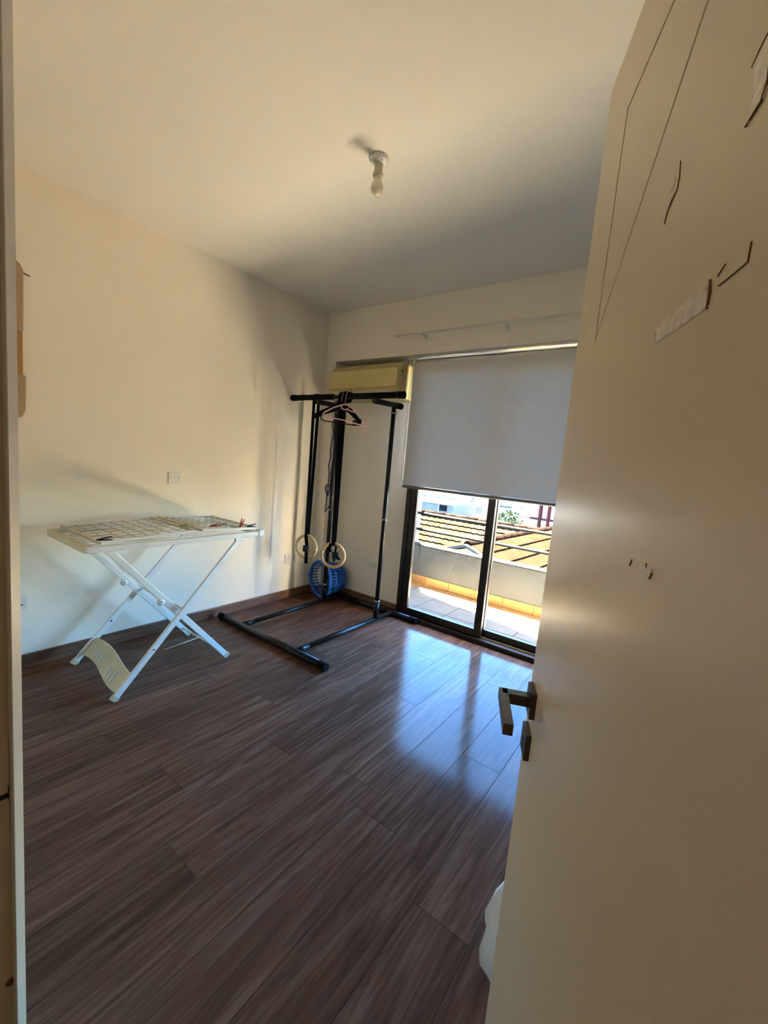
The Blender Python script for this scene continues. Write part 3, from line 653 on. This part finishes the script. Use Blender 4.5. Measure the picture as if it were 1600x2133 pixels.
for x in (NX-.045, FX+.045):
    o, p, t, up = leg(x, LB0, LB1, .018, .036)
    kp = p+t*.66-up*.020 if (up.y > 0) else p+t*.66+up*.020
    b = MB(); b.lathe([(0, -.012), (.019, -.012), (.021, -.006), (.021, .006), (.019, .012), (0, .012)], kp, (1,0,0), 18); b.build('lock_knob', 'rackwhite', o)
    b = MB(); b.lathe([(0, .0), (.004, .0), (.003, .002), (0, .002)], kp+Vector((.012, 0, .004)), (1,0,0), 8); b.build('knob_rivet', 'keyhole', o)
pipe('stay_wire', (NX-.01, 1.205, .205), (NX-.045, 1.446, .200), .0022, 'rackbeige', dr, 6)
pipe('leg_spacer', (NX-.045, 1.60, .068), (FX+.045, 1.60, .068), .006, 'rackwhite', dr, 8)
pipe('pivot_bar', (NX, 1.313, .43), (FX, 1.313, .43), .006, 'rackwhite', dr, 8)
# slotted wavy foot panel in the plane of the outer legs
Lv = Vector((0, LA1[0]-LA0[0], LA1[1]-LA0[1])).normalized(); Lup = Vector((1,0,0)).cross(Lv)
PO = Vector((NX, .933, .004))
def top_v(u):
    t = (-u)/.578; return .164+.017*math.cos((t-.72)*2*math.pi*.75)*1.15+(.014*t)
def bot_v(u):
    t = (-u)/.578; return .050+.024*math.cos((t-.78)*2*math.pi*.8)
slots = [(-.458, .1, .172), (-.417, .096, .168), (-.377, .092, .164), (-.226, .058, .132), (-.186, .053, .130), (-.145, .051, .130)]
xs = sorted(set([round(-.578+.578*k/24, 4) for k in range(25)]+[round(s_[0]+e, 4) for s_ in slots for e in (-.008, .008)]))
vs, fs = [], []
for u in xs:
    for v in (bot_v(u), top_v(u)): pass
b = MB()
for ua, ub in zip(xs[:-1], xs[1:]):
    if ub-ua < 1e-5: continue
    um = (ua+ub)/2; cut = [s_ for s_ in slots if abs(um-s_[0]) < .0079]
    spans = [(None, None)] if not cut else [(None, cut[0][1]), (cut[0][2]-.018, None)]
    for lo, hi in spans:
        pa, pb = (bot_v(ua) if lo is None else lo), (bot_v(ub) if lo is None else lo)
        qa, qb = (top_v(ua) if hi is None else hi), (top_v(ub) if hi is None else hi)
        b.prism([(ua, pa), (ub, pb), (ub, qb), (ua, qa)], PO+Lup*-.004, (1,0,0), Lv, Lup*.008)
b.build('foot_panel', 'rackbeige', dr)
# clothes pegs
def peg(label, c, yaw, m, pitch=0.3, grp='clothes pegs on the drying rack'):
    c = Vector(c); r = empty('clothes_peg', c); tag(r, label, 'clothes peg', grp)
    t = Vector((math.cos(yaw)*math.cos(pitch), math.sin(yaw)*math.cos(pitch), math.sin(pitch))); s_ = Vector((-math.sin(yaw), math.cos(yaw), 0)); u = t.cross(s_)
    for k, e in ((1, .10), (-1, -.10)):
        tt = (t+u*e*1.2).normalized()
        b = MB(); b.prism([(-.034, -.002), (-.018, -.0035), (.0, -.0035), (.038, -.0015), (.038, .0025), (.0, .004), (-.034, .002)], c+u*k*.0045-s_*.005, tt, u, s_*.010); b.build('jaw', m, r, bevel=.001)
    b = MB(); b.tube([c-s_*.007, c+s_*.007], .0042, 10); b.build('spring', 'chrome', r)
peg('red clothes peg lying flat on the right wing', (-2.485, 1.565, .914), .9, 'red', .25)
peg('red clothes peg standing up at the end of the rack', (-2.44, 1.735, .922), .6, 'red', 1.2)
peg('black clothes peg near the left end of the rack', (-2.395, .885, .904), 1.35, 'black', .08)
peg('black clothes peg at the far right corner of the rack', (-2.39, 1.775, .911), 1.5, 'black', .05)
peg('pale green clothes peg at the middle of the rack', (-2.475, 1.352, .928), .5, 'greenpeg', .2)
peg('white clothes peg beside the red flat one', (-2.49, 1.63, .916), .3, 'offwhite', .3)

# ------------------------------------------------------------------ white plastic bag behind the door
rnd = random.Random(11)
bcx, bcy = -.135, 1.15
b = MB(); rings = [(.0, .02), (.120, .004), (.165, .03), (.185, .085), (.178, .15), (.155, .22), (.128, .29), (.085, .345), (.03, .37)]
vs = []; NS = 36
for i, (r, z) in enumerate(rings):
    for k in range(NS):
        a = 2*math.pi*k/NS; w = 1+.05*math.sin(5*a+z*11)+.04*math.sin(9*a-z*17)+rnd.uniform(-.02, .02)
        vs.append((bcx+r*w*math.cos(a), bcy+r*w*math.sin(a)*.9, max(.002, z+(0.012*math.sin(7*a+3*i) if i > 1 else 0))))
fs = [(i*NS+k, i*NS+(k+1) % NS, (i+1)*NS+(k+1) % NS, (i+1)*NS+k) for i in range(len(rings)-1) for k in range(NS)]
fs.append(tuple(reversed(range(NS)))) ; fs.append(tuple((len(rings)-1)*NS+k for k in range(NS)))
b.add(vs, fs, True)
bag = empty('plastic_bag', (bcx, bcy, 0)); tag(bag, 'white plastic bag on the floor peeking past the door edge', 'bag')
b.build('bag_body', 'bag', bag)
for s_ in (-1, 1):
    b = MB(); band(b, [(bcx+s_*.03+.02*math.sin(k), bcy+.05*s_*math.cos(k*.5), .35+.07*math.sin(math.pi*k/8)) for k in range(9)], .03, (0, 1, .2), .002); b.build('bag_handle', 'bag', bag)

# ------------------------------------------------------------------ balcony
BF, PY = -.05, 4.50
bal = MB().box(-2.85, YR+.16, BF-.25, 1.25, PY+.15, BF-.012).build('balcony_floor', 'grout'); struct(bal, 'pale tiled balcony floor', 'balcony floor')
tm = {}
TS = .345
ny = 3; ty0 = YR+.161
nt_ = int((1.25+2.85)/TS)
for i in range(nt_):
    for j in range(ny):
        x0 = -2.85+i*TS; y0 = ty0+j*.298; w, h = TS-.006, .298-.006
        if 't' not in tm:
            b = MB(); b.box(-w/2, -h/2, -.012, w/2, h/2, 0); me = b.build('tile', 'tile', bal, bevel=.002, seg=1); tm['t'] = me
            me.location = (x0+TS/2, y0+.149, BF)
        else:
            o = tm['t'].copy(); col.objects.link(o); o.location = (x0+TS/2, y0+.149, BF)
# terracotta gutter strip and skirting along the parapet
nsk = 12
for k in range(nsk):
    x0 = -2.85+k*.336
    MB().box(x0+.002, 4.338, BF-.012, x0+.334, PY, BF-.004).build('gutter_tile', 'terra', bal)
    MB().box(x0+.002, PY-.010, BF-.004, x0+.334, PY, BF+.105).build('skirting_tile', 'terra', bal, bevel=.002, seg=1)
par = empty('parapet', (0, PY+.07, BF)); struct(par, 'low grey balcony parapet with a white cap', 'parapet')
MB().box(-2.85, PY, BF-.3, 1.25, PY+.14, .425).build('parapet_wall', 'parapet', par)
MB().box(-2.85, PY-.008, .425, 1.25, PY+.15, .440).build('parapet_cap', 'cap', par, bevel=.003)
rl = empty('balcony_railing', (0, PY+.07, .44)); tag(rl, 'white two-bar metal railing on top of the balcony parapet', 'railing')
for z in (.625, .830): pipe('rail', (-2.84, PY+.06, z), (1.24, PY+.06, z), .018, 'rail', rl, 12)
for x in (-2.80, .25, 1.18): pipe('post', (x, PY+.07, .44), (x, PY+.07, .84), .016, 'rail', rl, 10)
struct(MB().box(-2.97, YR+.16, BF-.3, -2.85, 4.80, 2.90).build('wall_balcony_left', 'ext_wall'), 'cream partition wall at the left end of the balcony', 'wall')
struct(MB().box(1.25, YR+.16, BF-.3, 1.37, PY+.15, 2.90).build('wall_added_bounce', 'ext_wall'), 'unseen cream partition added at the right balcony end to bounce sun indoors', 'wall')  # out of view, added to bounce sun onto the lower left wall
slab_poly = [(-2.97, YR+.16), (1.37, YR+.16), (1.37, 4.19), (-.47, 4.19), (-.97, 4.33), (-1.45, 4.467), (-1.93, 4.61), (-2.97, 4.80)]
struct(MB().prism(slab_poly, (0, 0, 2.90), (1,0,0), (0,1,0), (0,0,.18)).build('balcony_canopy', 'canopy'), 'balcony slab of the floor above', 'slab')

# ------------------------------------------------------------------ neighbouring houses
struct(MB().box(-80, PY+.6, -6.2, 60, 120, -6.0).build('ground', 'ground'), 'pale dusty street ground far below the balcony', 'ground')
struct(MB().box(XL-.15, YR+.16, -6.2, XR+2.4, YR+.20, BF-.3).build('wall_facade', 'ext_wall'), 'cream facade under the balcony', 'wall')
def tile_slope(parent, P0, along, down, n_rows, length, m, period, row=.36, name='tile_row'):
    """rows of overlapping corrugated roof tiles; P0 top corner, along = row direction, down = down-slope unit vector"""
    al = Vector(along).normalized(); dn = Vector(down).normalized(); up = al.cross(dn)
    if up.z < 0: up = -up
    nc = int(length/period*4); shared = None
    vs = []
    for i in range(nc+1):
        a = length*i/nc; hgt = .028*abs(math.sin(math.pi*a/period))
        vs += [al*a+up*(hgt), al*a+dn*(row+.03)+up*(hgt+.045), al*a+dn*(row+.03)+up*(hgt+.012)]
    fs = []
    for i in range(nc):
        o = i*3; fs += [(o, o+1, o+4, o+3), (o+1, o+2, o+5, o+4)]
    me = bpy.data.meshes.new(name); me.from_pydata([tuple(v) for v in vs], [], fs); me.update(); me.materials.append(M[m])
    for r in range(n_rows):
        o = bpy.data.objects.new(name, me); col.objects.link(o); o.parent = parent
        o.location = Vector(P0)+dn*row*r-ORG[parent.name]; ORG[o.name] = ORG[parent.name]
# house A: ridge along X
RZ, RY = -.20, 13.0; pit = math.radians(17)
hA = empty('tiled_house', (-8.5, 11, -6)); tag(hA, 'house with a weathered pale orange tile roof beyond the parapet', 'house')
MB().box(-14, 9.0, -6, -3.4, 17, -1.75).build('house_wall', 'house', hA)
MB().prism([(8.6, RZ-(RY-8.6)*math.tan(pit)-.05), (RY, RZ-.05), (17.4, RZ-(RY-8.6)*math.tan(pit)-.05)], (-14.4, 0, 0), (0,1,0), (0,0,1), (11.3, 0, 0)).build('roof_body', 'roof_a', hA)
tile_slope(hA, (-14.4, RY, RZ), (1,0,0), (0, -math.cos(pit), -math.sin(pit)), 12, 11.3, 'roof_a', .22)
for k in range(28):
    x = -14.4+k*.404; b = MB(); b.tube([(x, RY, RZ+.0), (x+.42, RY, RZ+.012)], .075, 8); b.build('ridge_tile', 'roof_a' if k % 3 else 'ridge', hA)
# house B: ridge running away from the balcony, gable towards it
hB = empty('tiled_house', (-2.4, 10.5, -6)); tag(hB, 'house with a bright orange tile roof and yellow gable, right of the weathered roof', 'house')
G0 = Vector((-3.62, 8.0, -.14)); rdir = Vector((math.sin(math.radians(4)), math.cos(math.radians(4)), 0)); rr_ = Vector((rdir.y, -rdir.x, 0)); pb = math.radians(19)
LN, WR, WLf = 6.2, 4.6, 2.2
dR = rr_*math.cos(pb)-Z*math.sin(pb); dL = -rr_*math.cos(pb)-Z*math.sin(pb)
b = MB(); top_ = [G0-Z*.06, G0+dR*WR-Z*.06, G0+dR*WR-Z*.35, G0+dL*WLf-Z*.35, G0+dL*WLf-Z*.06]
b.add([tuple(p+rdir*.15) for p in top_]+[tuple(p+rdir*LN) for p in top_], [(0,1,2,3,4), (9,8,7,6,5), (0,5,6,1), (1,6,7,2), (2,7,8,3), (3,8,9,4), (4,9,5,0)]); b.build('roof_body', 'roof_b', hB)
gw = [G0-Z*.07, G0+dR*1.15-Z*.07, G0+dR*1.15-Z*5.2, G0+dL*1.0-Z*5.2, G0+dL*1.0-Z*.07]
b = MB(); b.add([tuple(p+rdir*.02) for p in gw]+[tuple(p+rdir*.14) for p in gw], [(0,1,2,3,4), (9,8,7,6,5), (0,5,6,1), (1,6,7,2), (2,7,8,3), (3,8,9,4), (4,9,5,0)]); b.build('gable', 'gable', hB)
for dv, ln in ((dR, 1.2), (dL, 1.05)):
    b = MB(); b.bar(G0+dv*0+rdir*.02, G0+dv*ln+rdir*.02, .10, .06, Z); b.build('verge_trim', 'cap', hB)
tile_slope(hB, G0+rdir*.1, rdir, dR, 12, LN-.1, 'roof_b', .12, .40)
tile_slope(hB, G0+rdir*.1, rdir, dL, 5, LN-.1, 'roof_b', .12, .40)
for k in range(15):
    b = MB(); p = G0+rdir*(.1+k*.405)+Z*.01; b.tube([p, p+rdir*.42+Z*.012], .085, 8); b.build('ridge_tile', 'ridge', hB)
b = MB(); b.box(-3.9, 8.4, -6, .6, 14, -1.9); b.build('house_wall', 'house', hB)
# far buildings
def building(name, label, x0, y0, x1, y1, ztop, m, cells=()):
    r = empty(name, ((x0+x1)/2, (y0+y1)/2, -6)); tag(r, label, 'building')
    w_ = MB().box(x0, y0, -6, x1, y1, ztop).build('wall', m, r)
    for (nm, cx0, z0, cx1, z1, mm, dep) in cells: MB().box(cx0, y0-dep, z0, cx1, y0+.02, z1).build(nm, mm, w_)
    return r
building('grey_shed', 'low grey flat-roofed shed above the weathered roof ridge', -13.2, 20, -9.95, 23, -.46, 'greyhouse',
         (('roof_edge', -13.3, -.50, -9.9, -.40, 'house', .12), ('window', -10.75, -.86, -10.30, -.56, 'darkglass', .03), ('wall_joint', -10.82, -.95, -10.78, -.48, 'house', .03)))
building('concrete_block_house', 'pale green concrete house behind the left glass pane', -11.6, 24, -8.95, 28, .9, 'house2',
         (('post', -10.72, -1.6, -10.62, .4, 'greyhouse', .1), ('post', -9.45, -1.7, -9.36, .6, 'greyhouse', .1), ('ledge', -11.65, -.45, -8.96, -.38, 'house', .1), ('ledge', -11.65, -.05, -8.96, .0, 'house', .1), ('window', -10.4, -1.15, -9.95, -.75, 'greyhouse', .03), ('window', -9.3, -1.15, -9.0, -.75, 'house', .05)))
building('white_block_house', 'narrow white block house beside the window mullion', -8.85, 22.5, -7.75, 24.3, .8, 'house',
         (('ledge', -8.88, -.42, -7.7, -.36, 'cap', .05), ('ledge', -8.88, -.85, -7.7, -.80, 'cap', .05)))
building('white_terrace', 'far white apartment block with a row of dark openings', -24.5, 38, -17.2, 44, -1.2, 'house',
         tuple(('window', -22.5+k*.72, -1.85, -22.0+k*.72, -1.5, 'greyhouse', .03) for k in range(7))+(('balcony_slab', -24.5, -2.15, -17.2, -2.05, 'cap', .6),))
building('blue_canopy_house', 'far pale house with a blue sheet canopy', -17.0, 36, -12.6, 40, -1.15, 'house',
         (('canopy', -16.8, -1.35, -13.0, -1.2, 'bluesheet', 1.4), ('wall_band', -17.0, -2.4, -12.6, -2.3, 'cap', .05)))
building('salmon_house', 'salmon pink house with dark red posts at the right', -8.2, 24.5, -5.9, 28, .9, 'salmon',
         (('window', -7.85, -.52, -7.72, -.42, 'greyhouse', .03), ('post', -6.72, -1.45, -6.60, .8, 'oxide', .25), ('post', -6.25, -1.35, -6.13, .8, 'oxide', .25), ('beam', -7.2, -1.02, -5.95, -.94, 'oxide', .2), ('wall_band', -8.22, -1.2, -5.88, -1.02, 'house', .06)))
building('low_white_annex', 'low white annex in front of the salmon house', -7.9, 19.5, -5.0, 20.3, -.98, 'house',
         (('ledge', -7.95, -1.02, -4.95, -.94, 'cap', .08), ('opening', -5.95, -1.35, -5.1, -1.08, 'oxide', .03), ('pipe', -7.2, -1.6, -7.1, -1.0, 'house2', .08)))
# small tree between the buildings
def tree(label, c, h, r, seed):
    rnd = random.Random(seed); c = Vector(c); t = empty('tree', c); tag(t, label, 'tree')
    b = MB(); b.tube([c, c+Z*h*.5, c+Z*h*.8+Vector((.1, 0, 0))], [.10, .07, .03], 8); b.build('trunk', 'bark', t)
    vs, fs = [], []
    for k in range(900):
        while True:
            p = Vector((rnd.uniform(-1, 1), rnd.uniform(-1, 1), rnd.uniform(-1, 1)))
            if .35 < p.length < 1: break
        p = c+Z*(h*.72)+Vector((p.x*r, p.y*r, p.z*r*1.15)); u = Vector((rnd.uniform(-1,1), rnd.uniform(-1,1), rnd.uniform(-1,1))).normalized(); w = u.cross(Vector((.3,.5,.8))).normalized()
        s_ = rnd.uniform(.07, .14); o = len(vs); vs += [tuple(p-u*s_), tuple(p+w*s_*.5), tuple(p+u*s_), tuple(p-w*s_*.5)]; fs.append((o, o+1, o+2, o+3))
    b = MB(); b.add(vs, fs); lo = b.build('foliage', 'leaf', t); lo['kind'] = 'stuff'
tree('small green tree between the white and salmon houses', (-7.35, 21.3, -6), 6.4, .85, 2)
